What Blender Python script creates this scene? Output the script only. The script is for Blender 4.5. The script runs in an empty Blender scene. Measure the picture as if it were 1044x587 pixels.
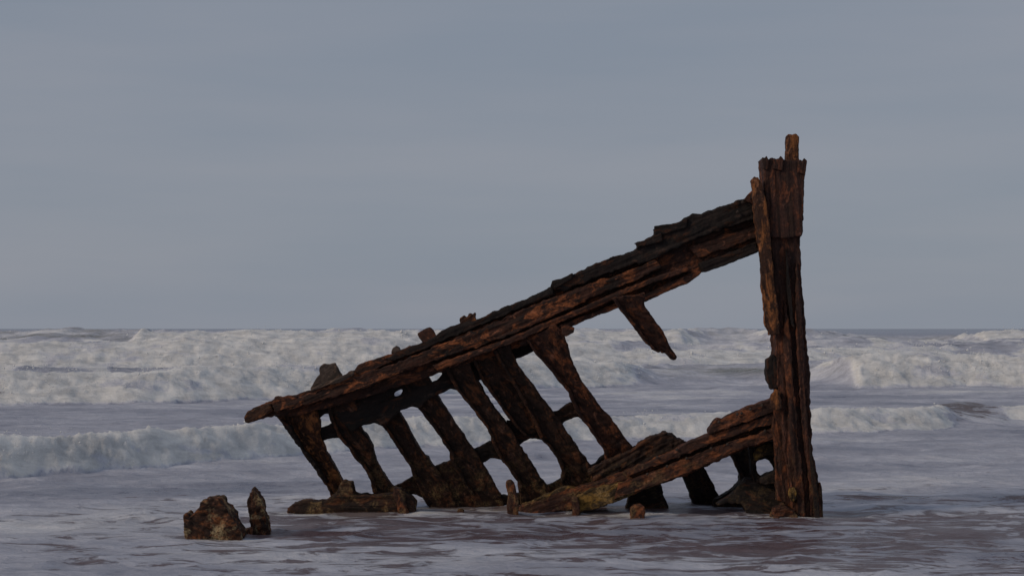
import bpy, bmesh, math, random
import numpy as np
from mathutils import Vector, geometry

random.seed(7)
SC = bpy.context.scene
COL = SC.collection

# ------------------------------------------------------------------ camera
CH = 2.6                       # eye height above the still water, metres
F = 1948.0                     # focal length in photo pixels
HOR = 335.0                    # row of the horizon
cam = bpy.data.cameras.new('camera')
cam.sensor_width = 36.0
cam.lens = 36.0 * F / 1044.0
cam.shift_y = (HOR - 293.5) / 1044.0
cam.clip_start = 0.1
cam.clip_end = 60000.0
camo = bpy.data.objects.new('camera', cam)
camo.location = (0, 0, CH)
camo.rotation_euler = (math.radians(90), 0, 0)
COL.objects.link(camo)
SC.camera = camo

# ------------------------------------------------------------------ sky and sun
SUN_EL, SUN_AZ = math.radians(26), math.radians(-118)   # azimuth from +Y, clockwise seen from above
world = bpy.data.worlds.new('World')
SC.world = world
world.use_nodes = True
wt = world.node_tree
wt.nodes.clear()
def wn(t, **kw):
    n = wt.nodes.new(t)
    for k, v in kw.items():
        setattr(n, k, v)
    return n
sky = wn('ShaderNodeTexSky', sky_type='NISHITA', sun_disc=False)
sky.sun_elevation = SUN_EL
sky.sun_rotation = SUN_AZ
tc = wn('ShaderNodeTexCoord')
mp = wn('ShaderNodeMapping')
mp.inputs['Scale'].default_value = (1.6, 1.6, 12.0)
nz = wn('ShaderNodeTexNoise')
nz.inputs['Scale'].default_value = 1.6
nz.inputs['Detail'].default_value = 5.0
nz.inputs['Roughness'].default_value = 0.5
cr = wn('ShaderNodeValToRGB')
cr.color_ramp.elements[0].position = 0.34
cr.color_ramp.elements[0].color = (0.222, 0.254, 0.312, 1)
cr.color_ramp.elements[1].position = 0.66
cr.color_ramp.elements[1].color = (0.264, 0.281, 0.330, 1)
sc10 = wn('ShaderNodeVectorMath', operation='SCALE')
sc10.inputs['Scale'].default_value = 10.0
mx = wn('ShaderNodeMix', data_type='RGBA')
mx.inputs[0].default_value = 0.94
bg = wn('ShaderNodeBackground')
bg.inputs['Strength'].default_value = 0.10
wo = wn('ShaderNodeOutputWorld')
L = wt.links.new
L(tc.outputs['Generated'], mp.inputs['Vector'])
L(mp.outputs['Vector'], nz.inputs['Vector'])
L(nz.outputs['Fac'], cr.inputs['Fac'])
L(cr.outputs['Color'], sc10.inputs[0])
L(sky.outputs['Color'], mx.inputs[6])
L(sc10.outputs['Vector'], mx.inputs[7])
L(mx.outputs[2], bg.inputs['Color'])
L(bg.outputs['Background'], wo.inputs['Surface'])

sun = bpy.data.lights.new('sun', 'SUN')
sun.energy = 1.25
sun.angle = math.radians(14)
sun.color = (1.0, 0.80, 0.60)
suno = bpy.data.objects.new('sun', sun)
COL.objects.link(suno)
sd = Vector((math.sin(SUN_AZ) * math.cos(SUN_EL), math.cos(SUN_AZ) * math.cos(SUN_EL), math.sin(SUN_EL)))
suno.rotation_euler = sd.to_track_quat('Z', 'Y').to_euler()
suno.location = (-20, -20, 30)

SC.view_settings.view_transform = 'Standard'
SC.view_settings.look = 'None'
SC.view_settings.exposure = 0.0
SC.view_settings.gamma = 1.0
SC.view_settings.use_curve_mapping = False

# ------------------------------------------------------------------ numpy gradient noise
_rng = np.random.default_rng(11)
_P = _rng.permutation(256).astype(np.int64)
_P = np.concatenate([_P, _P, _P])
_G = _rng.normal(size=(256, 3))
_G /= np.linalg.norm(_G, axis=1)[:, None]
def gn(x, y, z=0.0):
    """3-D gradient noise, about -1..1"""
    x, y, z = np.broadcast_arrays(np.asarray(x, float), np.asarray(y, float), np.asarray(z, float))
    xi = np.floor(x).astype(np.int64); yi = np.floor(y).astype(np.int64); zi = np.floor(z).astype(np.int64)
    xf, yf, zf = x - xi, y - yi, z - zi
    xi &= 255; yi &= 255; zi &= 255
    u = xf * xf * xf * (xf * (xf * 6 - 15) + 10)
    v = yf * yf * yf * (yf * (yf * 6 - 15) + 10)
    w = zf * zf * zf * (zf * (zf * 6 - 15) + 10)
    res = 0.0
    for dx in (0, 1):
        for dy in (0, 1):
            for dz in (0, 1):
                h = _P[_P[_P[xi + dx] + yi + dy] + zi + dz]
                g = _G[h]
                d = g[..., 0] * (xf - dx) + g[..., 1] * (yf - dy) + g[..., 2] * (zf - dz)
                res = res + d * (u if dx else 1 - u) * (v if dy else 1 - v) * (w if dz else 1 - w)
    return res * 1.5
def fbm(x, y, z=0.0, o=4, g=0.5):
    r, a, f = 0.0, 1.0, 1.0
    for i in range(o):
        r = r + a * gn(x * f + 17.3 * i, y * f + 5.1 * i, np.asarray(z) * f + 9.7 * i)
        a *= g; f *= 2.03
    return r
def billow(x, y, z=0.0, o=3, g=0.5):
    r, a, f = 0.0, 1.0, 1.0
    for i in range(o):
        r = r + a * (np.abs(gn(x * f + 7.3 * i, y * f + 3.1 * i, np.asarray(z) * f + 1.7 * i)))
        a *= g; f *= 2.1
    return r
def sst(a, b, x):
    t = np.clip((x - a) / (b - a), 0, 1)
    return t * t * (3 - 2 * t)

def wx(px, Y): return (px - 522.0) * Y / F
def wz(py, Y): return CH - (py - HOR) * Y / F
def yrow(py): return F * CH / (py - HOR)       # distance of still water seen at that row

# ------------------------------------------------------------------ materials
class NT:
    def __init__(s, name):
        s.m = bpy.data.materials.new(name); s.m.use_nodes = True
        s.t = s.m.node_tree; s.t.nodes.clear()
        s.out = s.n('ShaderNodeOutputMaterial'); s.b = s.n('ShaderNodeBsdfPrincipled')
        s.l(s.b.outputs[0], s.out.inputs['Surface'])
    def n(s, t, **kw):
        n = s.t.nodes.new(t)
        for k, v in kw.items(): setattr(n, k, v)
        return n
    def l(s, a, b): s.t.links.new(a, b)
    def attr(s, name): return s.n('ShaderNodeAttribute', attribute_name=name)
    def mapping(s, src, scale, loc=(0, 0, 0)):
        m = s.n('ShaderNodeMapping'); m.inputs['Scale'].default_value = scale; m.inputs['Location'].default_value = loc
        s.l(src, m.inputs['Vector']); return m.outputs[0]
    def noise(s, src, scale, detail=4, rough=0.55, dist=0.0):
        n = s.n('ShaderNodeTexNoise'); n.inputs['Scale'].default_value = scale; n.inputs['Detail'].default_value = detail
        n.inputs['Roughness'].default_value = rough; n.inputs['Distortion'].default_value = dist
        s.l(src, n.inputs['Vector']); return n.outputs['Fac']
    def ramp(s, src, a, b, c0=(0, 0, 0, 1), c1=(1, 1, 1, 1)):
        r = s.n('ShaderNodeValToRGB'); e = r.color_ramp.elements
        e[0].position = a; e[0].color = c0; e[1].position = b; e[1].color = c1
        s.l(src, r.inputs[0]); return r.outputs[0]
    def mix(s, f, a, b):
        m = s.n('ShaderNodeMix', data_type='RGBA')
        for v, i in ((f, 0), (a, 6), (b, 7)):
            if isinstance(v, (int, float)): m.inputs[i].default_value = v
            elif isinstance(v, tuple): m.inputs[i].default_value = v
            else: s.l(v, m.inputs[i])
        return m.outputs[2]
    def math(s, op, a, b=None, clamp=False):
        m = s.n('ShaderNodeMath', operation=op); m.use_clamp = clamp
        for v, i in ((a, 0), (b, 1)):
            if v is None: continue
            if isinstance(v, (int, float)): m.inputs[i].default_value = v
            else: s.l(v, m.inputs[i])
        return m.outputs[0]

def iron_material(name, dark, mid, bright, amount, growth=0.55, weed=((0.26, 0.14, 0.04, 1), (0.44, 0.32, 0.16, 1))):
    """scaly rusted iron; the 'grain' attribute runs (along, across, through) the piece, in metres"""
    s = NT(name)
    g = s.attr('grain').outputs['Vector']
    geo = s.n('ShaderNodeNewGeometry')
    pos = geo.outputs['Position']
    n1 = s.noise(s.mapping(g, (2.2, 6, 6)), 1.0, 7, 0.68, 0.5)
    n2 = s.noise(s.mapping(g, (3.2, 7, 7), (4, 9, 1)), 1.0, 7, 0.7, 0.6)
    n3 = s.noise(pos, 26.0, 4, 0.7)
    col = s.mix(s.ramp(n1, 0.38, 0.66), dark, mid)
    patch = s.ramp(n2, 0.60 - 0.12 * amount, 0.69 - 0.12 * amount)
    col = s.mix(patch, col, bright)
    col = s.mix(s.math('MULTIPLY', s.ramp(s.noise(s.mapping(g, (4.5, 9, 9), (8, 2, 5)), 1.0, 6, 0.72, 0.5), 0.60 - 0.03 * amount, 0.68), min(1.0, amount)), col, tuple(min(1.0, c * 1.35 + .05) for c in bright[:3]) + (1,))
    col = s.mix(s.ramp(n3, 0.35, 0.7), s.mix(0.55, col, (0.008, 0.006, 0.006, 1)), col)
    # dark scale flakes in streaks along the piece
    n4 = s.noise(s.mapping(g, (0.9, 16, 16), (1, 3, 7)), 1.0, 5, 0.6)
    col = s.mix(s.ramp(n4, 0.53, 0.68), col, tuple(c * .45 for c in dark[:3]) + (1,))
    # barnacles and yellow weed that live within the reach of the tide
    sep = s.n('ShaderNodeSeparateXYZ'); s.l(pos, sep.inputs[0])
    tide = s.n('ShaderNodeMapRange'); s.l(sep.outputs['Z'], tide.inputs[0])
    tide.inputs[1].default_value = 0.95; tide.inputs[2].default_value = 0.05
    tide.inputs[3].default_value = 0.0; tide.inputs[4].default_value = growth
    n5 = s.noise(pos, 5.5, 5, 0.65, 0.3)
    n6 = s.noise(pos, 38.0, 3, 0.6)
    gm = s.math('MULTIPLY', s.ramp(n5, 0.50, 0.62), tide.outputs[0])
    gm = s.math('MULTIPLY', gm, s.ramp(n6, 0.36, 0.62))
    gcol = s.mix(n3, weed[0], weed[1])
    col = s.mix(gm, col, gcol)
    s.l(col, s.b.inputs['Base Color'])
    s.l(s.ramp(n2, 0.3, 0.7, (0.62,) * 3 + (1,), (0.92,) * 3 + (1,)), s.b.inputs['Roughness'])
    s.b.inputs['Specular IOR Level'].default_value = 0.25
    bn = s.math('ADD', s.math('MULTIPLY', n3, 0.6), s.math('MULTIPLY', n4, 1.2))
    bn = s.math('ADD', bn, n2)
    bp = s.n('ShaderNodeBump'); bp.inputs['Strength'].default_value = 0.75; bp.inputs['Distance'].default_value = 0.035
    s.l(bn, bp.inputs['Height']); s.l(bp.outputs[0], s.b.inputs['Normal'])
    return s.m

M = {
 'rust':   iron_material('rusted_iron', (0.030, 0.014, 0.011, 1), (0.095, 0.036, 0.021, 1), (0.26, 0.085, 0.034, 1), 0.75),
 'orange': iron_material('orange_rust', (0.030, 0.014, 0.009, 1), (0.095, 0.036, 0.018, 1), (0.36, 0.135, 0.045, 1), 0.95),
 'face':   iron_material('flaking_rust', (0.014, 0.009, 0.008, 1), (0.095, 0.034, 0.019, 1), (0.40, 0.13, 0.048, 1), 0.65),
 'dark':   iron_material('blackened_iron', (0.010, 0.008, 0.008, 1), (0.026, 0.015, 0.012, 1), (0.085, 0.032, 0.016, 1), 0.45, 0.2),
 'rib':    iron_material('scaled_iron', (0.020, 0.011, 0.008, 1), (0.062, 0.028, 0.017, 1), (0.15, 0.056, 0.024, 1), 0.7),
 'post':   iron_material('weathered_post_iron', (0.036, 0.016, 0.012, 1), (0.100, 0.040, 0.027, 1), (0.20, 0.068, 0.034, 1), 0.65),
 'pale':   iron_material('salt_bleached_iron', (0.06, 0.045, 0.038, 1), (0.12, 0.085, 0.07, 1), (0.22, 0.14, 0.10, 1), 0.6),
 'gold':   iron_material('weed_covered_iron', (0.028, 0.018, 0.010, 1), (0.09, 0.055, 0.02, 1), (0.30, 0.17, 0.04, 1), 1.0, 0.9),
 'shell':  iron_material('barnacled_iron', (0.024, 0.011, 0.008, 1), (0.078, 0.032, 0.018, 1), (0.26, 0.09, 0.032, 1), 0.8, 0.95, ((0.32, 0.22, 0.09, 1), (0.68, 0.54, 0.33, 1))),
}

def sea_material():
    s = NT('sea_water')
    pos = s.n('ShaderNodeNewGeometry').outputs['Position']
    foam = s.attr('foam').outputs['Fac']
    silt_and_shade = s.attr('silt_and_shade').outputs['Fac']
    # lace of foam drifting on the water
    f1 = s.noise(s.mapping(pos, (0.7, 1.3, 1)), 1.0, 9, 0.70, 0.8)
    f2 = s.noise(s.mapping(pos, (4.0, 5.5, 6)), 1.0, 7, 0.75, 0.4)
    br = s.math('ADD', s.math('MULTIPLY', f1, 0.75), s.math('MULTIPLY', f2, 0.35))
    thr = s.math('SUBTRACT', 1.02, foam)
    k = s.math('SUBTRACT', br, thr)
    fm = s.math('MULTIPLY', s.math('ADD', k, 0.18), 2.5, clamp=True)
    # torn streaks: brown sand, with the dark faces of ripples painted in
    g1 = s.noise(s.mapping(pos, (1.2, 2.6, 1), (3, 8, 0)), 1.0, 9, 0.72, 0.6)
    g2 = s.math('ADD', g1, s.math('MULTIPLY', s.math('SUBTRACT', silt_and_shade, 1.0), 0.22))
    st = s.ramp(g2, 0.425, 0.49)
    fm = s.math('MULTIPLY', fm, s.math('SUBTRACT', 1.0, s.math('MULTIPLY', st, 0.8)))
    water = s.mix(st, (0.20, 0.21, 0.275, 1), (0.080, 0.036, 0.038, 1))
    olive = s.attr('olive').outputs['Fac']
    water = s.mix(olive, water, (0.13, 0.125, 0.075, 1))
    white = s.mix(s.ramp(s.noise(s.mapping(pos, (.7, .9, 2.2)), 1.0, 8, 0.68, .6), .36, .64), (0.52, 0.525, 0.525, 1), (0.86, 0.855, 0.83, 1))
    thin = s.mix(s.ramp(foam, .55, .85), (0.60, 0.62, 0.70, 1), white)
    s.l(s.mix(fm, water, thin), s.b.inputs['Base Color'])
    s.l(s.ramp(fm, 0.0, 1.0, (0.24,) * 3 + (1,), (0.9,) * 3 + (1,)), s.b.inputs['Roughness'])
    s.l(s.math('MULTIPLY', s.ramp(foam, 0.6, 0.95), 0.5), s.b.inputs['Subsurface Weight'])
    s.b.inputs['Subsurface Radius'].default_value = (1, 1, 1)
    s.b.inputs['Subsurface Scale'].default_value = 0.6
    s.l(s.ramp(st, 0, 1, (.5,) * 3 + (1,), (.28,) * 3 + (1,)), s.b.inputs['Specular IOR Level'])
    s.b.inputs['IOR'].default_value = 1.33
    r1 = s.noise(s.mapping(pos, (1.3, 2.8, 2)), 1.0, 8, 0.70, 0.5)
    r2 = s.noise(s.mapping(pos, (7.0, 10.0, 8)), 1.0, 5, 0.6, 0.3)
    r3 = s.noise(pos, 7.0, 6, 0.7)
    h = s.math('ADD', s.math('MULTIPLY', r1, 0.11), s.math('MULTIPLY', r2, 0.030))
    h = s.math('ADD', h, s.math('MULTIPLY', s.math('MULTIPLY', r3, fm), 0.055))
    bp = s.n('ShaderNodeBump'); bp.inputs['Strength'].default_value = 0.8; bp.inputs['Distance'].default_value = 1.0
    s.l(h, bp.inputs['Height']); s.l(bp.outputs[0], s.b.inputs['Normal'])
    return s.m

# ------------------------------------------------------------------ the sea: one sheet, swell and breakers in its shape
# each wave: (photo column, still-water row of its foot or distance, crest height, broken 0..1)
def wave_line(pts):
    Y = np.array([p[1] for p in pts], float)
    X = np.array([wx(p[0], y) for p, y in zip(pts, Y)])
    return X, Y, np.array([p[2] for p in pts], float), np.array([p[3] for p in pts], float)
r = yrow
WAVES = [
 # near bore running up the beach
 dict(pts=[(-200, r(500), .66, 1), (0, r(488), .66, 1), (100, r(481), .64, 1), (200, r(473), .62, 1), (300, r(464), .60, 1),
           (450, r(455), .56, 1), (600, r(449), .52, 1), (830, r(442), .50, 1), (900, r(440.5), .48, 1), (960, r(437), .42, 1),
           (985, r(434), .50, 0.0), (1020, r(432), .50, 0.0), (1050, r(431), .40, 0.9), (1250, r(428), .4, 1)], rise=1.25, fall=4.0, tail=6.0, seed=1),
 # second line of white water
 dict(pts=[(-200, r(416), 1.12, 1), (0, r(413), 1.12, 1), (150, r(411), 1.10, 1), (300, r(407), 1.15, 1), (450, r(402), 1.15, 1),
           (560, r(397), 1.1, 1), (640, r(394), .95, 1), (675, r(393), .62, .25), (760, r(391), .60, 0.05), (830, r(394), .72, 0.0), (862, r(395), 0.95, .6),
           (880, r(395.5), 1.3, 1), (960, r(395), 1.4, 1), (1044, r(394.5), 1.25, 1), (1250, r(394), 1.2, 1)], rise=3.0, fall=6.0, tail=5.0, seed=2),
 dict(pts=[(-200, 98, 1.85, 1), (0, 98, 1.9, .9), (60, 98, 1.85, .75), (150, 100, 1.95, 1), (400, 104, 1.9, 1), (520, 110, 1.5, 1),
           (640, 114, 1.28, 1), (800, 118, 1.25, 1), (900, 122, 1.35, 1), (985, 124, 1.5, .8), (1015, 124, 1.55, .1), (1060, 126, 1.5, .6), (1250, 126, 1.5, 1)],
      rise=5.0, fall=8.0, tail=6.0, seed=3),
 dict(pts=[(-200, 150, 2.3, 0), (0, 150, 2.40, 0.0), (60, 150, 2.62, 0.0), (105, 150, 2.6, .1), (125, 152, 2.35, 1), (300, 156, 2.35, 1), (450, 160, 2.4, 1),
           (560, 163, 2.45, .9), (700, 166, 2.35, 1), (735, 168, 2.6, .25), (775, 168, 2.72, .05), (800, 168, 2.5, 1), (850, 168, 2.55, .6), (880, 168, 2.3, .4),
           (920, 170, 1.8, .1), (985, 172, 1.8, .05), (1020, 172, 2.3, 1), (1250, 175, 2.3, 1)], rise=8.0, fall=16.0, tail=9.0, seed=4),
 dict(pts=[(-200, 84, .9, .2), (0, 84, .95, .9), (120, 84, .7, .2), (230, 85, .9, 1), (400, 87, .8, .9), (560, 90, .9, .95), (640, 93, .8, .9), (700, 95, .6, .1), (840, 97, .8, .2), (920, 98, 1.2, 1), (985, 99, 1.1, .8), (1250, 100, 1., .5)],
      rise=3.0, fall=5.0, tail=6.0, seed=6),
 dict(pts=[(-200, 130, 1.6, .9), (0, 130, 1.9, .3), (90, 131, 1.9, .9), (400, 134, 2.0, 1), (600, 138, 1.7, .95), (720, 140, 1.4, .3), (800, 142, 1.6, .95), (850, 142, 1.9, .3), (900, 144, 1.7, .7), (1250, 148, 1.7, .4)],
      rise=5.0, fall=7.0, tail=6.0, seed=7),
 dict(pts=[(-200, 240, 2.2, .1), (300, 240, 2.4, .5), (600, 250, 2.5, .8), (820, 250, 2.2, .3), (900, 250, 1.4, .0), (980, 250, 1.5, 0), (1250, 255, 2.4, .5)], rise=8, fall=20, tail=6, seed=5),
]
def build_sea():
    ys = [-6.0]
    while ys[-1] < 30000:
        y = ys[-1]
        if y < 14: d = 0.5
        elif y < 26: d = 0.085
        elif y < 56: d = 0.10
        elif y < 64: d = 0.28
        elif y < 100: d = 0.15
        elif y < 104: d = .2
        elif y < 130: d = 0.22
        elif y < 180: d = 0.34
        elif y < 300: d = 1.2
        else: d = 1.2 * (y / 300) ** 1.9
        ys.append(y + d)
    ys = np.array(ys)
    nx = 780
    u = np.linspace(-1, 1, nx - 70)
    ext = 1 + np.cumsum(0.006 * 1.13 ** np.arange(35))
    u = np.concatenate([-ext[::-1], u, ext])
    Y, U = np.meshgrid(ys, u, indexing='ij')
    X = U * (np.maximum(Y, 0) * 0.335 + 6.0)
    Z = np.zeros_like(X); DY = np.zeros_like(X); DX = np.zeros_like(X)
    foam = np.zeros_like(X); olive = np.zeros_like(X); silt_and_shade = np.zeros_like(X)
    full = (X, Y, Z, DY, DX, foam, olive, silt_and_shade)
    for w in WAVES:
        wX, wY, wH, wB = wave_line(w['pts'])
        s = w['seed']
        r0 = np.searchsorted(ys, wY.min() - 12); r1 = np.searchsorted(ys, wY.max() + w['rise'] * 3 + w['fall'] * 4)
        X, Y, Z, DY, DX, foam, olive, silt_and_shade = [q[r0:r1] for q in full]
        foot = np.interp(X, wX, wY) + 0.45 * fbm(X * .16, 3.3 * s, s, 3, .5) + .30 * fbm(X * .7, Y * .7, s, 4, .6)
        H = np.interp(X, wX, wH) * (1 + 0.22 * gn(X * 0.16, s * 5.0, 1.0) + .07 * gn(X * .7, s * 5.0, 2.0))
        B0 = np.interp(X, wX, wB)
        B = np.clip(B0 + 0.9 * fbm(X * 0.4, Y * 0.25, s) * (B0 * (1 - B0)) * 4, 0, 1)
        v = Y - foot
        rise = w['rise'] * (1 + 1.6 * (1 - B0))
        front = sst(-0.05, 1.0, v / rise)
        front = (.55 * front + .45 * np.sqrt(np.clip(v / rise + .02, 0, 1))) * B0 + (1 - B0) * sst(-.6, 1.0, v / rise) ** 1.3
        back = np.exp(-np.maximum(v - rise, 0) / w['fall'])
        p = H * front * back
        # tumbling white water: many small rounded lumps on the front and crest
        act = B * sst(-.10, .4, v / rise) * np.exp(-np.maximum(v - 1.5 * rise, 0) / (w['fall'] * .45))
        fr = 1.5 / max(H.mean(), .5)
        warp = 1.4 * gn(X * .5 * fr, Y * .5 * fr, s + 6.)
        lump = billow((X + warp) * .9 * fr, (Y + warp) * 1.1 * fr, p * 1.5 * fr + s, 5, .66)
        soft = {1: 1.0, 2: .75, 6: .6}.get(s, .42)
        p = p + soft * act * H * (0.15 * lump - 0.05)
        p = p + soft * act * H * .12 * gn(X * .35 * fr, Y * .35 * fr, s + 4)
        DY += -soft * act * H * (0.10 * billow((X + warp) * 1.2 * fr, Y * .9 * fr, p * 3.0 * fr + 9 + s, 4, .66))
        DX += soft * act * H * .08 * gn(X * 1.5 * fr, Y * .8 * fr, p * 3 * fr + 2)
        Z[:] = np.maximum(Z, p) if s > 1 else Z + p
        fo = B * sst(-0.10, 0.06, v / rise) * (0.25 + .75 * np.exp(-np.maximum(v - 1.3 * rise, 0) / w['tail']))
        torn = fbm(X * .25 * fr + 9, Y * .45 * fr, p * fr + s, 5, .6)
        foam[:] = np.maximum(foam, fo * (1.0 - .36 * sst(.05, .75, torn)))
        un = (1 - B) * np.exp(-((v - rise) / (rise * .5)) ** 2) * .55
        foam[:] = np.maximum(foam, un)
        olive[:] = np.maximum(olive, (1 - B) * sst(.0, .7, v / rise) * sst(2.2, 1.0, v / rise) * (0.9 if s in (2, 4) else .25))
        if s == 1:
            silt_and_shade[:] = np.maximum(silt_and_shade, (1 - B) * sst(-.3, .4, v / rise) * sst(2.6, 1.0, v / rise))
    X, Y, Z, DY, DX, foam, olive, silt_and_shade = full
    # ordinary chop, crests lying along the beach
    ch = sst(16, 45, Y)
    Z += 0.07 * ch * fbm(X * .30, Y * .60, 3.0, 5, .6) * (1 + 1.2 * sst(60, 120, Y)) * sst(1500, 200, Y)
    near = sst(60, 36, Y)
    rip = fbm(X * .55 + 2.0, Y * 1.0 + .5 * gn(X * .3, Y * .3, 8.0), 5.0, 4, .55)
    Z += near * (0.030 * rip - 0.075 * (np.abs(gn(X * .55 + .6 * gn(X, Y, 4.), Y * 1.0, 2.0)) ** .6 - .4))
    # foam left lying on the shallows, and silty brown water stirred up round the wreck with ripple shade painted in
    rowpx = F * CH / Y
    film = 0.52 + .18 * fbm(X * .10, Y * .22, 1.0, 3, .6)
    foam = np.maximum(foam, np.where(Y < 58, film, 0.53 + .26 * fbm(X * .12, Y * .16, 6., 4, .6)) * sst(2000, 200, Y))
    patch = .55 + .45 * sst(-.3, .5, fbm(X * .22 + 4, Y * .4, 12.0, 4, .6))
    zone = np.exp(-((Y - 25.5) / 4.6) ** 2) * sst(-9.5, -2.0, X) + .62 * sst(27, 18, Y) * (.25 + .75 * sst(-3, 3, X))
    silt_and_shade = np.maximum(silt_and_shade, np.clip(patch * zone * 1.25, 0, 1))
    
    # little wash ridges round the foot of the wreck
    for (cx, cy, rx, ry, a) in [(wx(822, 26.5), 26.35, .75, .22, .5), (wx(700, 27.2), 27.0, 2.2, .25, .28), (wx(800, 26.6), 26.4, .9, .22, .35),
                                (wx(345, 27.1), 26.85, 1.4, .2, .30), (wx(470, 28), 27.8, 1.2, .25, .25), (wx(216, 23.8), 23.6, .6, .14, .25),
                                (wx(263, 24.4), 24.2, .4, .14, .22), (wx(600, 27.3), 26.9, 1.0, .2, .3)]:
        foam += a * np.exp(-((X - cx) / rx) ** 2 - ((Y - cy) / ry) ** 2) * 1.5 * (0.6 + 1.2 * fbm(X * 3, Y * 4, 1.))
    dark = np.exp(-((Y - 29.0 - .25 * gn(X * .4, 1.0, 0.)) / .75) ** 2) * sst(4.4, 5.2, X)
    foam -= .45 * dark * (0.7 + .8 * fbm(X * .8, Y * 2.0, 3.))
    silt_and_shade = np.maximum(silt_and_shade, .8 * dark)
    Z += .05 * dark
    X = X + DX; Yd = Y + DY
    n = ys.size
    co = np.stack([X, Yd, Z], -1).reshape(-1, 3).astype(np.float32)
    a = np.arange(n * nx).reshape(n, nx)
    q = np.stack([a[:-1, :-1], a[:-1, 1:], a[1:, 1:], a[1:, :-1]], -1).reshape(-1, 4).astype(np.int32)
    me = bpy.data.meshes.new('sea')
    me.vertices.add(co.shape[0]); me.vertices.foreach_set('co', co.ravel())
    me.loops.add(q.size); me.loops.foreach_set('vertex_index', q.ravel())
    me.polygons.add(q.shape[0]); me.polygons.foreach_set('loop_start', np.arange(0, q.size, 4, dtype=np.int32))
    me.polygons.foreach_set('use_smooth', np.ones(q.shape[0], bool))
    me.update(calc_edges=True)
    for nm, arr in (('foam', foam), ('silt_and_shade', silt_and_shade), ('olive', olive)):
        at = me.attributes.new(nm, 'FLOAT', 'POINT')
        at.data.foreach_set('value', np.clip(arr, 0, 1).ravel().astype(np.float32))
    me.materials.append(sea_material())
    o = bpy.data.objects.new('sea', me); COL.objects.link(o)
    o['kind'] = 'structure'
    print('sea verts', co.shape[0])
    return o
build_sea()

# ------------------------------------------------------------------ solid pieces from outlines
def resample(poly, step=5.0, jit=0.0, rnd=None):
    out = []
    for i, p in enumerate(poly):
        q = poly[(i + 1) % len(poly)]
        d = math.hypot(q[0] - p[0], q[1] - p[1])
        k = max(1, int(d / step))
        for j in range(k):
            t = j / k
            nx_, ny_ = (q[1] - p[1]) / (d + 1e-6), -(q[0] - p[0]) / (d + 1e-6)
            e = rnd.uniform(-jit, jit) if (rnd and j) else 0
            out.append((p[0] + (q[0] - p[0]) * t + nx_ * e, p[1] + (q[1] - p[1]) * t + ny_ * e))
    return out

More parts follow.
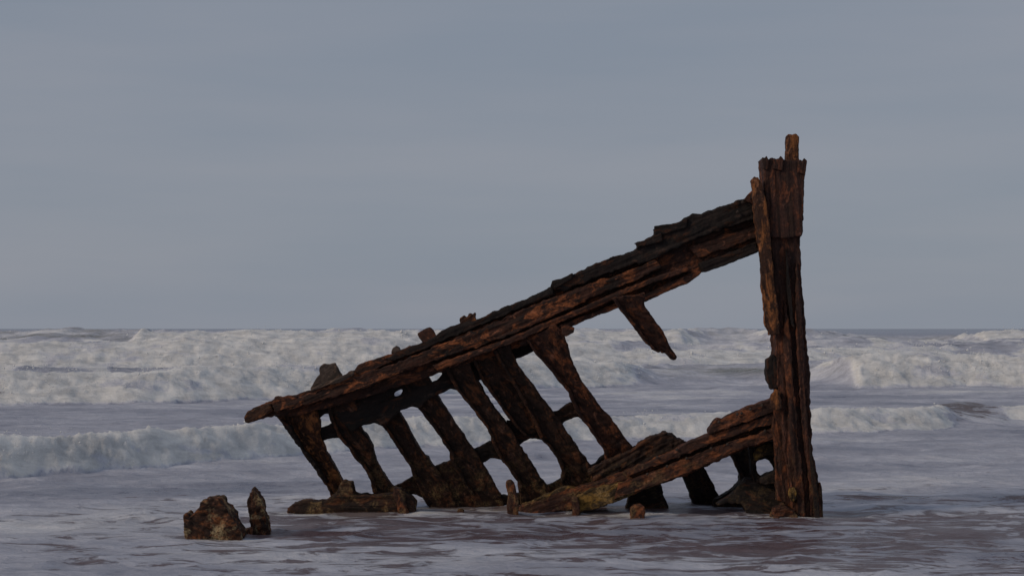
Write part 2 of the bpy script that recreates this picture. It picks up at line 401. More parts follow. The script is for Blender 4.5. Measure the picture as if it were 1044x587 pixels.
TMP = []
def piece(name, poly, depth, thick, mat, parent=None, axis=None, voxel=0.017, rough=0.018, groove=0.0, smooth=0,
          jit=0.9, holes=(), origin=None, seed=0, pits=0.35):
    """poly: outline (photo columns and rows); depth: distance, or (d0, dx per 100 columns, dy per 100 rows, x0, y0);
    the outline is set at its real size at that distance and given a real thickness, then worn by noise."""
    rnd = random.Random(hash((name, len(poly), int(poly[0][0]), seed)) & 0xffff if False else int(poly[0][0] * 7 + poly[0][1] * 13 + seed))
    if isinstance(depth, (int, float)): depth = (depth, 0, 0, 0, 0)
    def dep(p): return depth[0] + depth[1] * (p[0] - depth[3]) / 100.0 + depth[2] * (p[1] - depth[4]) / 100.0
    loops = [resample(poly, 4.0, jit, rnd)] + [resample(h, 5.0, jit * .5, rnd) for h in holes]
    bm = bmesh.new()
    fr, bk = [], []
    for lp in loops:
        a, b = [], []
        for p in lp:
            Y = dep(p)
            x, z = wx(p[0], Y), wz(p[1], Y)
            a.append(bm.verts.new((x, Y, z))); b.append(bm.verts.new((x, Y + thick, z)))
        fr.append(a); bk.append(b)
    tris = geometry.tessellate_polygon([[Vector((p[0], -p[1], 0)) for p in lp] for lp in loops])
    fa = [v for a in fr for v in a]; ba = [v for b in bk for v in b]
    for t in tris:
        try:
            bm.faces.new([fa[i] for i in t]); bm.faces.new([ba[i] for i in reversed(t)])
        except ValueError: pass
    for a, b in zip(fr, bk):
        k = len(a)
        for i in range(k):
            j = (i + 1) % k
            bm.faces.new([a[i], a[j], b[j], b[i]])
    bmesh.ops.recalc_face_normals(bm, faces=bm.faces[:])
    me = bpy.data.meshes.new(name); bm.to_mesh(me); bm.free()
    o = bpy.data.objects.new(name + '_raw', me); COL.objects.link(o)
    md = o.modifiers.new('r', 'REMESH'); md.mode = 'VOXEL'; md.voxel_size = voxel; md.use_smooth_shade = True
    if smooth:
        ms = o.modifiers.new('s', 'SMOOTH'); ms.iterations = smooth; ms.factor = 0.5
    dg = bpy.context.evaluated_depsgraph_get()
    ev = bpy.data.meshes.new_from_object(o.evaluated_get(dg))
    bpy.data.objects.remove(o); bpy.data.meshes.remove(me)
    ev.name = name
    n = len(ev.vertices)
    co = np.empty(n * 3, np.float32); ev.vertices.foreach_get('co', co); co = co.reshape(-1, 3).astype(float)
    no = np.empty(n * 3, np.float32); ev.vertex_normals.foreach_get('vector', no); no = no.reshape(-1, 3).astype(float)
    # grain axis in the x-z plane
    if axis is None:
        c = co[:, [0, 2]] - co[:, [0, 2]].mean(0)
        w_, V_ = np.linalg.eigh(c.T @ c); ax = V_[:, 1]
    else: ax = np.array(axis, float) / np.linalg.norm(axis)
    al = co[:, 0] * ax[0] + co[:, 2] * ax[1]
    ac = -co[:, 0] * ax[1] + co[:, 2] * ax[0]
    th = co[:, 1]
    sd_ = seed * 3.7
    d = rough * (.62 * fbm(co[:, 0] * 8, co[:, 1] * 8, co[:, 2] * 8 + sd_, 5, .7))
    d -= rough * pits * 3.0 * np.clip(billow(co[:, 0] * 7 + 3, co[:, 1] * 7, co[:, 2] * 7 + sd_, 2) - .55, 0, 1)
    if groove:
        gq = np.abs(gn(al * .7, ac * 9, th * 9 + sd_)) + .5 * np.abs(gn(al * 1.5, ac * 21, th * 21 + sd_))
        d -= groove * (1 - np.clip(gq * 2.2, 0, 1)) * 1.0
        d += groove * .25 * gn(al * 2.0, ac * 5, th * 5)
    co2 = co + no * d[:, None]
    org = np.array(origin) if origin is not None else np.zeros(3)
    ev.vertices.foreach_set('co', (co2 - org).astype(np.float32).ravel())
    at = ev.attributes.new('grain', 'FLOAT_VECTOR', 'POINT')
    at.data.foreach_set('vector', np.stack([al + sd_, ac, th], -1).astype(np.float32).ravel())
    ev.materials.clear(); ev.materials.append(M[mat])
    ev.polygons.foreach_set('use_smooth', np.ones(len(ev.polygons), bool))
    ev.update()
    ob = bpy.data.objects.new(name, ev); COL.objects.link(ob)
    if parent is not None: ob.parent = parent
    return ob

ORG = (wx(560, 27.3), 27.3, 0.0)
wreck = bpy.data.objects.new('shipwreck', None); COL.objects.link(wreck)
wreck.location = ORG
wreck['label'] = 'rusted iron bow of a wrecked ship with tall stem post, ribs leaning in shallow surf'
wreck['category'] = 'shipwreck'
# children sit in the wreck's own frame
def P(name, poly, depth, thick, mat, parent=wreck, **kw):
    return piece(name, poly, depth, thick, mat, parent=parent, origin=ORG, **kw)

BD = (26.75, -0.02, 0, 800, 0)      # the long beam's front plane
def bd(off): return (26.55 + off, -0.06, 0, 800, 0)

# ---- stem post
post = P('stem_post', [(779, 163), (784, 166), (796, 163), (801, 166), (817, 167), (819, 176), (819, 236), (816, 243), (816.5, 262), (817.5, 283),
      (820.5, 306), (821, 322), (824, 352), (825.6, 378), (826, 392), (827.5, 427), (829.5, 459), (832, 476), (836, 496), (838.5, 526), (840, 545),
      (809, 545), (807, 500), (801, 470), (797, 440), (793, 400), (790.5, 343), (788, 300), (784, 240), (780, 196)],
      26.35, .50, 'post', rough=.012, groove=.035, seed=1, jit=1.0, voxel=.02)
P('post_sleeve', [(778, 160), (782, 162.5), (787, 160.5), (791, 162), (796.5, 160), (801, 163), (806, 162), (811, 164), (816, 162.5), (822, 165), (820.8, 185),
      (819.8, 215), (819, 236), (817.5, 241), (806, 243), (790, 242.5), (783, 241), (782, 220), (779.6, 190)],
      26.27, .62, 'post', post, rough=.008, groove=.022, seed=2, jit=.5, voxel=.018)
P('tenon', [(801.8, 139), (804, 136.6), (808, 137.3), (812, 136), (814.8, 140), (814.4, 168), (801.8, 168)], 26.50, .17, 'orange', post, rough=.012, seed=3, voxel=.014, jit=.3)
P('post_plank', [(812, 262), (816, 290), (819, 340), (822, 400), (826, 455), (833, 498), (836, 545), (828, 545), (824, 495), (818, 440), (814, 380), (811, 320)],
      26.28, .16, 'post', post, rough=.010, groove=.03, seed=4, jit=.8, voxel=.018)
P('post_plank', [(800, 300), (806, 330), (810, 390), (815, 450), (821, 500), (823, 545), (814, 545), (811, 500), (806, 450), (801, 400), (799, 350)],
      26.27, .16, 'rust', post, rough=.010, groove=.03, seed=5, jit=.8, voxel=.018)
P('post_web', [(789, 416), (806, 418), (812, 470), (816, 500), (818, 530), (806, 522), (800, 512), (792, 511), (791.5, 484), (791, 460), (788, 440)],
      26.46, .28, 'rust', post, rough=.014, groove=.02, seed=6, voxel=.02)
P('front_strip', [(766, 183), (769, 179.5), (773, 180.5), (777, 187), (780, 200), (785, 227), (789, 281), (793, 310), (795, 341), (785, 342), (784, 337), (780.5, 333),
      (779.5, 318), (778, 300), (776, 292), (776.5, 281), (775, 262), (772.5, 242), (768, 200)],
      26.20, .20, 'orange', post, rough=.010, groove=.012, seed=7, voxel=.016, jit=.6)
P('bracket', [(782, 366), (788.5, 361), (793, 365), (794, 396), (787, 397), (783, 389), (781, 378)], 26.38, .25, 'dark', post, seed=8, voxel=.018)
P('bracket', [(786, 403), (791, 396), (796, 400), (798, 416), (791, 419), (787, 414)], 26.22, .16, 'orange', post, seed=9, voxel=.016)
P('foot_crust', [(788, 527), (790, 519), (796, 517), (801, 515.5), (808, 519), (812, 522), (814, 540), (787, 540)], 26.2, .30, 'rust', post, rough=.045, seed=10, voxel=.018, smooth=3)
P('foot_crust', [(805, 505), (806, 498), (810, 496), (813, 502), (812, 509), (808, 512)], 26.22, .16, 'gold', post, rough=.02, seed=11, voxel=.015, smooth=2)

# ---- long upper beam: a web, a proud plate, a dark cap and two flanges
web = P('upper_beam', [(249, 425), (252, 419), (259, 415), (268, 412), (276, 409), (281, 404.5), (289, 405), (298, 403), (316, 398), (340, 387), (365, 375), (400, 361),
      (430, 350), (470, 333), (500, 321), (530, 308), (563, 294), (600, 275), (640, 259), (668, 245), (705, 224), (740, 211), (766, 203), (784, 205),
      (786, 252), (771, 256), (740, 270), (714, 278), (680, 292), (655, 303), (620, 316), (580, 333), (540, 350), (500, 364), (460, 376), (420, 390), (380, 403), (340, 414), (300, 424), (279, 424), (262, 428), (253, 431)],
      bd(.12), .24, 'rust', rough=.016, groove=.02, seed=12, jit=1.0)
P('top_cap', [(563, 294), (564, 287.5), (582, 279.5), (600, 271.5), (620, 264), (640, 257), (648, 254), (652, 250.5), (648, 247.5), (656, 246.5), (661, 242), (668, 239), (667, 231.5), (672, 230.5),
      (683, 229), (690, 227), (698, 222), (705, 218.5), (714, 219.5), (724, 214), (740, 209), (752, 204), (766, 199), (776, 206), (774, 222), (740, 232), (700, 248), (668, 263), (640, 272), (600, 287), (575, 297)],
      bd(-.04), .34, 'dark', web, rough=.016, groove=.02, seed=13, jit=1.2, voxel=.02)
P('top_cap', [(390, 366), (418, 353), (440, 344.5), (455, 335), (472, 328), (486, 325.5), (500, 319), (530, 307), (563, 292), (566, 300), (530, 315), (500, 328), (470, 340), (430, 357), (400, 369)],
      bd(.02), .26, 'dark', web, rough=.014, groove=.015, seed=14, jit=1.0)
P('face_plate', [(276, 413), (300, 406), (340, 394), (370, 381), (400, 371), (430, 359), (470, 342), (500, 330), (530, 317), (566, 302), (600, 289), (640, 275), (668, 265), (676, 272), (650, 286), (610, 301), (570, 320),
      (530, 338), (490, 353), (450, 366), (410, 380), (370, 396), (330, 408), (300, 416), (281, 421)],
      bd(-.05), .20, 'face', web, rough=.013, groove=.022, seed=15, jit=1.0)
P('face_plate', [(700, 252), (740, 238), (774, 228), (776, 241), (745, 252), (712, 263)], bd(.05), .12, 'rust', web, rough=.012, groove=.015, seed=16)
P('flange', [(440, 372), (480, 358), (520, 344), (560, 327), (600, 310), (640, 292), (680, 278), (700, 271), (704, 276), (680, 284), (640, 299), (600, 317), (560, 334), (520, 351), (480, 366), (446, 378)],
      bd(-.10), .30, 'rust', web, rough=.010, groove=.012, seed=17, jit=.6)
P('flange', [(560, 334), (600, 320), (630, 308), (660, 298), (690, 284), (712, 275), (716, 277), (713, 280), (704, 287), (683, 296.5), (660, 307), (630, 314), (600, 325), (566, 341), (552, 346), (530, 352), (528, 348)],
      bd(-.02), .30, 'rust', web, rough=.010, groove=.012, seed=18, jit=.6)
P('flange', [(712, 268), (740, 259), (772, 246), (774, 256), (741, 270), (716, 277)], bd(-.04), .30, 'dark', web, rough=.010, groove=.015, seed=19, jit=.6)
P('end_crust', [(248.5, 425), (251, 424), (251, 420.5), (255, 418), (258, 419), (260, 415), (264, 414), (266, 416), (269, 412), (275, 411), (278, 418), (268, 425), (260, 427), (253, 431.5), (250, 430)], bd(-.06), .30, 'orange', web, rough=.014, seed=20, voxel=.018)
P('end_crust', [(276, 411), (281, 403.5), (287, 405), (292, 403.5), (299, 403.5), (303, 404), (300, 412), (284, 418)], bd(-.02), .26, 'rust', web, rough=.014, seed=21, voxel=.018)
P('pale_edge', [(316, 396.5), (330, 390), (349, 383), (356, 381), (349, 386), (332, 393.5), (318, 399)], bd(-.08), .10, 'pale', web, rough=.006, seed=22, voxel=.014, jit=.3)
P('top_plate', [(316, 397), (320, 390), (326, 381), (325, 375), (329.7, 370.5), (336, 371), (341.7, 369.3), (344, 374), (349.5, 383), (352, 390), (320, 402)], bd(.16), .12, 'pale', web, rough=.010, seed=23, voxel=.018)
P('top_plate', [(360, 379), (365, 372), (380, 367), (395, 361.5), (412, 356), (418, 352), (424, 356), (400, 369), (368, 384)], bd(.05), .14, 'rust', web, rough=.010, seed=24, voxel=.018)
P('knob', [(398.5, 360), (400, 355), (403.8, 352), (407, 354), (409.5, 361)], bd(.08), .14, 'pale', web, rough=.010, seed=25, voxel=.014, smooth=2, jit=.2)
P('bollard_stub', [(425.5, 340), (431, 336.5), (438.4, 333.3), (442, 337), (447, 346), (449, 352), (434, 356)], bd(.05), .20, 'rust', web, rough=.010, seed=26, voxel=.016, jit=.3)
P('loose_scale', [(469, 330), (469, 324), (473, 321.5), (476, 324), (479, 319.5), (482, 321), (484.4, 318.5), (485, 325), (489, 329), (480, 336), (470, 338)], bd(.04), .16, 'orange', web, rough=.018, seed=27, voxel=.014, jit=.3)
P('stay', [(770, 203), (765, 203), (766, 196), (770, 192), (778, 200), (784, 212), (780, 225), (770, 220)], 26.45, .18, 'dark', web, rough=.016, seed=28, voxel=.016)

# ---- dark stringer plate along the rib heads
P('stringer', [(288, 418), (340, 404), (400, 384), (460, 362), (520, 340), (562, 325), (580, 330), (572, 341), (558, 352), (546, 357), (536, 362), (525, 366), (520, 376), (500, 384), (488, 388), (478, 392),
      (466, 398), (459, 396), (447, 402), (438, 406), (428, 416), (419, 414.5), (408, 418), (398, 428), (390, 434), (381, 431), (369, 434), (358, 440), (350, 432), (338, 420), (330, 422), (318, 434), (300, 432)],
      (27.02, -.06, 0, 560, 0), .16, 'dark', rough=.014, seed=30, jit=.5, voxel=.02,
      holes=[[(400, 404.5), (403, 399.5), (410.5, 395.5), (411.5, 398), (407, 403)], [(434, 385), (442, 381), (449.6, 377.5), (451, 381), (446.6, 386.4), (439, 390)]])

# ---- ribs: heads behind the beam, feet further out in the water
def RD(off=0.0): return (27.15 + off, 0.0, 0.72, 0, 400)
def rib(left, right, mat='rib', off=0.0, thick=.26, seed=0, **kw):
    o = P('rib', left + right[::-1], RD(off), thick, mat, rough=.011, groove=.016, seed=seed, **kw)
    l2 = [p for p in left if p[1] < 506]; r2 = [p for p in right if p[1] < 506]
    if len(l2) > 3 and seed != 31:
        P('edge_flange', l2 + [(x + 4.2, y + .6) for x, y in l2[::-1]], RD(off - .05), .12, mat, o, seed=seed + 200, voxel=.014, rough=.008, jit=.5)
    return o
rib1 = rib([(279, 424), (294, 436.6), (306, 456), (315, 467), (324, 477), (323.5, 482), (330, 491), (336, 502), (336, 535)],
    [(322, 415), (325, 426), (326, 441), (329, 451), (336, 465), (343, 477.4), (349, 490), (352, 505), (354, 535)], 'orange', -.25, seed=31)
P('inner_flange', [(284, 424), (296, 434), (308, 455), (326, 478), (334, 495), (330, 492), (322, 480), (303, 454), (290, 436)], (26.75, 0, .72, 0, 400), .2, 'dark', rib1, seed=32, voxel=.016)
rib([(332, 405), (336, 428), (345, 446), (355.6, 457), (361, 467), (368, 473), (374, 482), (378, 490), (380, 502), (388, 535)],
    [(360, 395), (368, 434.5), (378, 451), (381, 460), (384, 469), (394.4, 487.6), (404.6, 498), (413, 506), (418, 535)], 'rib', -.15, seed=33)
rib([(374, 400), (390, 434.5), (400.6, 449), (411, 465), (419, 477.4), (421, 486), (431, 508), (438, 518), (446, 530)],
    [(398, 396), (407, 419), (420, 443), (431, 460), (444, 476), (457.5, 493), (465, 514), (468, 530)], 'rib', 0, seed=34)
rib([(408, 385), (427, 417), (444, 439), (458.4, 461), (459, 469), (470, 488), (480, 504), (488, 530)],
    [(436, 380), (446.6, 403), (457.5, 420), (470, 439), (483, 457.5), (492, 471.5), (500.6, 485.6), (511, 504), (517, 530)], 'rib', .0, seed=35)
rib([(452, 372), (464, 395.6), (484.6, 420), (494, 433), (500.6, 444), (502, 453), (510, 467.8), (519, 478), (527.7, 491), (529, 502), (534, 530)],
    [(478, 366), (485, 384.4), (500, 409), (511, 424), (522, 438), (529.6, 453.7), (541.8, 470.6), (551, 487.4), (560, 496), (578, 525)], 'rib', -.06, seed=36)
rib([(480, 364), (489, 384), (497, 396), (508, 411), (517, 424), (525, 434), (535, 444)],
    [(508, 358), (514, 366), (530, 392), (545, 418), (556, 440)], 'rib', .02, thick=.22, seed=37)
rib([(502, 356), (511, 372), (528, 400), (543, 428), (551, 447), (558.6, 453.7), (568, 467), (573, 480), (572, 491), (586, 520)],
    [(520, 350), (526, 367), (535, 381), (549, 400), (564, 419.5), (573, 432), (584.5, 448), (602, 474), (614, 492), (620, 515)], 'rib', -.07, thick=.3, seed=38)
rib([(536, 346), (544.6, 359), (555, 370), (563, 379), (573, 392), (580, 400), (582, 408), (590, 423), (597, 432), (607, 446), (615.9, 459), (617, 468), (612, 500)],
    [(566, 330), (570, 333), (576, 338), (576, 343), (583.6, 367), (592, 385), (600.5, 398), (609, 410), (618, 420), (626, 430), (634, 441), (644, 454), (652, 465), (650, 495)], 'rust', -.08, seed=39)
rib([(624, 304), (630.5, 313), (640, 325), (649, 337), (657, 347), (665, 356), (671.7, 359.5), (676, 357.5), (680, 361), (684, 366), (687.5, 367)],
    [(658, 298), (657, 309), (660, 315.5), (667, 325), (673, 333), (678, 341), (681, 348.6), (684, 355), (688, 360), (690.5, 363.5), (689.5, 366)], 'rust', -.30, thick=.22, seed=40)
# a second, broken leaf of frames seen past the lower beam
rib([(690, 470), (696, 486), (701, 497), (706, 510), (710, 525)], [(716, 465), (718, 476), (726, 491), (734, 506), (740, 525)], 'dark', .15, seed=41)
rib([(738, 455), (745.5, 465), (750, 475), (754.5, 484), (754, 491), (748, 498), (738, 504), (728, 508), (726, 525)],
    [(764, 452), (766, 462), (769, 474), (773, 484), (777, 488), (785, 490), (794, 492), (798, 525), (800, 530)], 'dark', -.12, seed=42)
P('arch_bracket', [(764, 456), (776, 452), (796, 448), (800, 470), (798, 498), (791, 496), (776, 494), (768, 492)], (27.0, 0, .3, 0, 470), .2, 'dark', seed=43, voxel=.018,
   holes=[[(771, 472), (774, 469), (779, 467.5), (785, 469), (790, 477), (791, 480), (784, 482), (776, 486), (772, 480)]])
P('gold_bracket', [(768, 462), (772, 456), (780, 452), (790, 454), (790, 464), (784, 463.5), (776, 466), (769, 470)], 26.88, .12, 'gold', seed=44, voxel=.016)
P('low_pipe', [(776, 488), (783, 483.5), (791, 480), (798, 481), (798, 494), (784, 494.5), (776, 493)], 26.75, .25, 'dark', seed=45, voxel=.018, smooth=3)
P('heel_plate', [(730, 513), (740, 508), (748, 502), (753, 494), (760, 487), (768, 488), (775, 494), (796, 500), (812, 510), (812, 535), (766, 535), (756, 514), (742, 513), (732, 516)], (27.0, 0, -.8, 0, 500), .22, 'dark', seed=46, voxel=.02, rough=.016, groove=.02)
P('heel_plate', [(641, 506), (658, 497), (674, 489), (676, 503), (680, 512), (684, 530), (636, 530)], 27.75, .25, 'dark', seed=47, voxel=.022)

# ---- short braces between the ribs
def brace(poly, mat='dark', off=.05, seed=0, **kw):
    return P('brace', poly, RD(off), .18, mat, rough=.016, seed=seed, voxel=.018, **kw)
brace([(320, 437), (326, 436.5), (334, 433.5), (340, 428), (352, 440), (346, 446), (338, 446.5), (329, 449.5), (322, 449)], seed=51, off=-.15)
brace([(398, 497), (405, 494), (413, 490), (421, 485), (430, 484), (442, 508), (431, 507), (421, 503), (413, 504.5), (404, 501)], 'rib', seed=52)
brace([(438, 476), (444, 475), (452, 471.5), (460, 468.5), (472, 476), (492, 505), (500, 530), (460, 530), (452, 490)], 'rib', seed=53)
brace([(478, 459), (485, 457), (493, 453), (501, 449.5), (510, 458), (516, 470), (510, 468), (500.6, 467), (492, 471.5), (486, 472)], seed=54)
brace([(516, 428), (528, 428), (550, 436), (560, 450), (551, 447.5), (540, 447), (530, 453.5), (524, 450)], seed=55)
brace([(558, 420), (565, 419.5), (573, 415.5), (582, 410), (592, 416), (600, 434), (596, 431), (590, 425), (582, 427), (573, 432), (566, 430)], 'rib', seed=56)
brace([(552, 494), (560, 493.5), (566, 491), (572, 487.5), (580, 492), (590, 508), (570, 520), (556, 510)], 'rib', seed=57)
brace([(594, 476), (603, 474), (610, 469), (617, 463), (626, 460), (650, 466), (660, 480), (620, 505), (598, 500)], 'dark', seed=58)
brace([(505, 508), (513, 504), (520, 506), (530, 502), (540, 512), (536, 528), (508, 528)], 'dark', seed=59)

# ---- broken hull bottom the first ribs stand in
hull = P('hull_bottom', [(291, 526), (293, 518), (298, 513.5), (306, 511), (318, 511), (331, 511), (337, 506), (344, 500), (347.5, 491), (350, 490), (358.5, 491.5), (360.5, 503), (372, 503.5), (385, 505), (400, 503), (411, 500), (419, 506), (424, 512), (425, 526), (418, 535), (296, 535)],
      26.98, .42, 'rib', rough=.011, groove=.02, seed=60, axis=(1, 0), jit=1.3)
P('hull_knee', [(402, 497), (409, 499), (413, 508), (416, 522), (416, 535), (408, 535), (405, 515), (400, 505)], 26.92, .3, 'rust', hull, rough=.02, seed=61, voxel=.018)

# ---- lower beam: three rusted layers running from the post down into the sand
low = P('lower_beam', [(515, 524), (527, 517), (554, 508), (582, 496), (590, 496), (628, 483), (663, 470), (700, 452), (722, 443), (750, 434), (790, 420), (806, 419), (806, 446), (791, 448), (764, 456.5), (744, 465), (717, 477), (696, 486),
      (674.5, 493), (642, 505.4), (620, 514), (606, 519), (591, 519), (575, 521), (554, 524), (541, 527), (520, 532)],
      (26.72, -.20, 0, 800, 0), .24, 'rust', rough=.014, groove=.018, seed=70)
P('layer', [(722, 441), (727, 431), (733, 425.5), (737, 427), (751.6, 419.6), (770, 412), (787, 405.5), (796, 408), (796, 418), (786, 421), (754, 433), (724, 443)],
      (26.50, -.20, 0, 800, 0), .26, 'rust', low, rough=.016, groove=.010, seed=71, voxel=.018)
P('layer', [(640, 479), (663, 470.5), (690, 458), (705, 448.5), (722, 442.5), (754, 433), (786, 421), (800, 419), (805, 424), (790, 431), (760, 441), (730, 451), (700, 463), (668, 476), (640, 486)],
      (26.55, -.20, 0, 800, 0), .24, 'rust', low, rough=.012, groove=.014, seed=72, voxel=.018)
P('layer', [(630, 492), (668, 479), (700, 466.5), (730, 454.5), (760, 445), (792, 434), (806, 432), (806, 446), (791, 447.5), (764, 455), (744, 464), (717, 476), (695, 485.5), (674.5, 492), (650, 501), (626, 509)],
      (26.58, -.20, 0, 800, 0), .24, 'rust', low, rough=.014, groove=.014, seed=73, voxel=.018)
P('lower_layer', [(588, 506), (600, 499), (620, 494), (640, 490), (650, 500), (642, 506), (620, 514), (606, 519), (592, 521), (588, 530)],
      (26.62, -.20, 0, 800, 0), .26, 'gold', low, rough=.018, groove=.010, seed=74, voxel=.018)
P('broken_heel', [(518, 524), (530, 516), (545, 509), (560, 503), (572, 497), (580, 495.5), (590, 498), (588, 505), (575, 510), (556, 519), (544, 526), (530, 532), (518, 532)],
      (26.75, -.20, 0, 800, 0), .25, 'gold', low, rough=.02, groove=.010, seed=75, voxel=.018)
P('peg', [(583, 507), (588, 506), (591, 514), (591, 527), (584, 527)], 26.92, .14, 'rust', low, seed=76, voxel=.016)
P('broken_floor', [(600, 480), (617, 470), (632, 463), (644.5, 459), (655, 450), (663.6, 445.5), (672, 443), (680, 440.5), (686, 443), (691, 447), (697, 448.5), (703, 453), (700, 470), (660, 490), (610, 505)],
      27.2, .35, 'rib', rough=.035, groove=.03, seed=77, axis=(.8, .45))

# ---- torn plate edges standing up off the beam and the sleeve
def shard(poly, off, par, mat='dark', th=.05, seed=0, Y=None):
    return P('shard', poly, bd(off) if Y is None else Y, th, mat, par, voxel=.011, rough=.005, jit=.25, seed=seed)
shard([(646, 248), (651, 246.5), (662, 243), (674, 237), (676, 246), (660, 250), (652, 251.5), (649, 255), (650, 250)], -.08, web, seed=101)
shard([(667, 230.5), (676, 229), (690, 227.5), (701, 222.5), (700, 232), (680, 238), (668, 240)], -.07, web, seed=102)
shard([(700, 222), (706, 217.5), (716, 218), (728, 213), (728, 222), (704, 230)], .05, web, seed=103)
shard([(561, 292), (563, 286), (572, 284), (584, 278), (584, 284), (566, 294)], -.08, web, seed=104)
shard([(330, 393), (338, 388), (349, 384), (361, 377), (361, 382), (346, 390)], -.10, web, 'pale', .04, seed=105)
shard([(758, 204), (762, 199), (767, 194), (771, 197), (768, 208)], -.08, web, 'rust', seed=106)
shard([(778, 172), (777, 160), (780, 161), (781.5, 158.5), (784, 163), (783, 174)], 0, post, 'post', seed=107, Y=26.24)
shard([(813, 176), (814, 163), (817, 165), (820, 161), (823, 164), (821, 178)], 0, post, 'post', seed=108, Y=26.24)
shard([(788, 172), (789, 161), (793, 163), (796, 158.5), (799, 162), (798, 174)], 0, post, 'post', seed=109, Y=26.24)
shard([(572, 333), (580, 331), (586, 334), (585, 339), (577, 343), (573, 341)], -.12, web, 'rust', .12, seed=110)
shard([(836, 490), (838, 497), (839, 512), (839.5, 530), (835, 530), (833, 505)], 0, post, 'post', .1, seed=111, Y=26.30)
shard([(825, 440), (827, 455), (831, 480), (835, 505), (836, 530), (831, 530), (829, 500), (826, 470)], 0, post, 'dark', .06, seed=112, Y=26.22)
shard([(801, 250), (804, 270), (807, 300), (810, 335), (806, 330), (802, 295)], 0, post, 'dark', .08, seed=113, Y=26.29)

# ---- rivet heads still showing on the plates
bm = bmesh.new(); bmesh.ops.create_icosphere(bm, subdivisions=1, radius=.024)
for v in bm.verts: v.co.y *= .6
rv = bpy.data.meshes.new('rivet'); bm.to_mesh(rv); bm.free()
rv.materials.append(M['pale'])
for px, py, Y in [(751.6, 422, 26.57), (756, 421, 26.57), (777, 413, 26.52), (733, 430, 26.60), (725, 456.7, 26.70), (741.7, 452.5, 26.67), (780, 439, 26.60), (765, 417, 26.54),
                  (700, 467, 26.75), (680, 475, 26.79), (660, 483, 26.83), (690, 458, 26.74), (670, 466, 26.79), (757, 206, 26.50), (752, 216, 26.50)]:
    ro = bpy.data.objects.new('rivet', rv); COL.objects.link(ro); ro.parent = low if py > 300 else web
    ro.location = Vector((wx(px, Y), Y, wz(py, Y))) - Vector(ORG)

# ------------------------------------------------------------------ loose pieces standing in the water
def loose(name, label, cat, poly, Y, thick, mat, **kw):
    cx = sum(p[0] for p in poly) / len(poly)
    org = (wx(cx, Y), Y + thick / 2, 0.0)
    o = piece(name, poly, Y, thick, mat, origin=org, **kw)
    o.location = org; o['label'] = label; o['category'] = cat
    return o
loose('wreck_stump', 'broad barnacled lump of wreck at far left with a horn on its left shoulder', 'wreck fragment',
      [(186, 524), (189, 523), (192, 528.5), (197, 524), (202, 520), (203.6, 512), (207, 510.5), (211, 508.4), (218, 507.2), (224, 507.7), (228, 516), (232, 520), (237, 526.5), (241, 535), (245, 542), (246, 560), (190, 560)],
      23.55, .50, 'shell', rough=.035, seed=80, smooth=2, voxel=.016, groove=.01)
sp = loose('wreck_spike', 'narrow pointed spike of rusted iron standing beside the broad lump', 'wreck fragment',
      [(254.5, 560), (255, 537), (253.5, 524), (252, 511), (254.5, 503), (258, 497.6), (261, 502), (265.7, 507), (269, 517), (272, 529), (274, 541), (276, 560)],
      24.25, .28, 'shell', rough=.026, seed=81, smooth=1, voxel=.015, axis=(0, 1), groove=.012)
pc = piece('side_chip', [(247, 560), (248, 543), (250, 540), (254, 538), (257, 536), (259, 560)], 24.2, .16, 'shell', origin=tuple(sp.location), parent=sp, seed=82, voxel=.014, smooth=2)
loose('iron_stub', 'small upright iron stub at the left tip of the lower beam', 'wreck fragment',
      [(517, 540), (518, 505), (515.5, 495), (516.5, 490), (520.5, 488.8), (524, 492), (526, 498), (528.6, 511), (529, 540)], 26.75, .16, 'rust', rough=.014, seed=83, smooth=3, voxel=.015, axis=(0, 1))
loose('iron_chunk', 'small rounded rusty chunk awash in front of the lower beam', 'wreck fragment',
      [(643, 535), (643.5, 518), (647, 514.5), (653, 513.6), (657, 517), (658, 522), (658, 535)], 26.45, .20, 'rust', rough=.02, seed=84, smooth=3, voxel=.014)
loose('iron_crumb', 'tiny dark crumb of iron just showing in the water before the middle ribs', 'wreck fragment',
      [(466, 530), (466, 520.5), (469, 518.5), (473, 520), (474, 530)], 27.0, .14, 'rib', rough=.01, seed=85, smooth=3, voxel=.012)

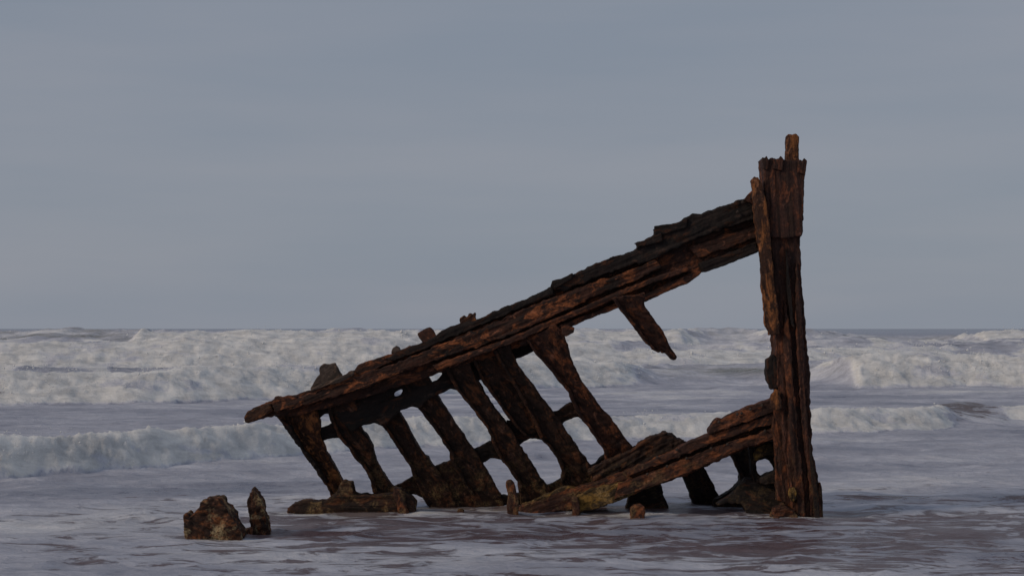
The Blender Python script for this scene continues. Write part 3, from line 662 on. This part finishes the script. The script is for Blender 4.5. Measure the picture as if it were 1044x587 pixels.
# ------------------------------------------------------------------ flying drops above the breakers
def build_spray(n=16000):
    rg = np.random.default_rng(3)
    base = np.array([(1, 0, 0), (-1, 0, 0), (0, 1, 0), (0, -1, 0), (0, 0, 1), (0, 0, -1)], float)
    fc = np.array([(0, 2, 4), (2, 1, 4), (1, 3, 4), (3, 0, 4), (2, 0, 5), (1, 2, 5), (3, 1, 5), (0, 3, 5)])
    P_ = []; S_ = []
    share = {1: .10, 2: .34, 3: .20, 4: .10}
    for w in WAVES[:4]:
        wX, wY, wH, wB = wave_line(w['pts'])
        k = int(n * share[w['seed']])
        x = rg.uniform(wX.min(), wX.max(), k * 3)
        cl = gn(x * .7, w['seed'] * 3.0, 0.5) + .5 * gn(x * 2.3, w['seed'] * 3.0, 1.5)
        B = np.interp(x, wX, wB)
        keep = (rg.uniform(0, 1, x.size) < np.clip(.25 + cl, 0.02, 1)) & (B > .6)
        x, cl = x[keep][:k], cl[keep][:k]
        H = np.interp(x, wX, wH); y = np.interp(x, wX, wY) + w['rise'] * rg.uniform(.15, 1.25, x.size)
        t = np.clip((y - np.interp(x, wX, wY)) / w['rise'], 0, 1)
        z = H * (.5 * t + .5 * np.sqrt(t)) + H * np.minimum(rg.exponential(.08, x.size), .22) * (1 + np.clip(cl, 0, 1)) + .02
        P_.append(np.stack([x, y, z], -1)); S_.append(rg.gamma(2.0, .5, x.size) * (.002 + .00016 * y))
    C_ = np.concatenate(P_); S_ = np.concatenate(S_)
    co = (C_[:, None, :] + base[None] * S_[:, None, None]).reshape(-1, 3).astype(np.float32)
    q = (fc[None] + 6 * np.arange(len(C_))[:, None, None]).reshape(-1, 3).astype(np.int32)
    me = bpy.data.meshes.new('spray')
    me.vertices.add(len(co)); me.vertices.foreach_set('co', co.ravel())
    me.loops.add(q.size); me.loops.foreach_set('vertex_index', q.ravel())
    me.polygons.add(len(q)); me.polygons.foreach_set('loop_start', np.arange(0, q.size, 3, dtype=np.int32))
    me.update(calc_edges=True)
    t = NT('spray_drops'); t.b.inputs['Base Color'].default_value = (.7, .72, .73, 1); t.b.inputs['Roughness'].default_value = .8
    me.materials.append(t.m)
    o = bpy.data.objects.new('spray', me); COL.objects.link(o); o['kind'] = 'stuff'
    o['label'] = 'white spray flying off the breaking waves'
build_spray()
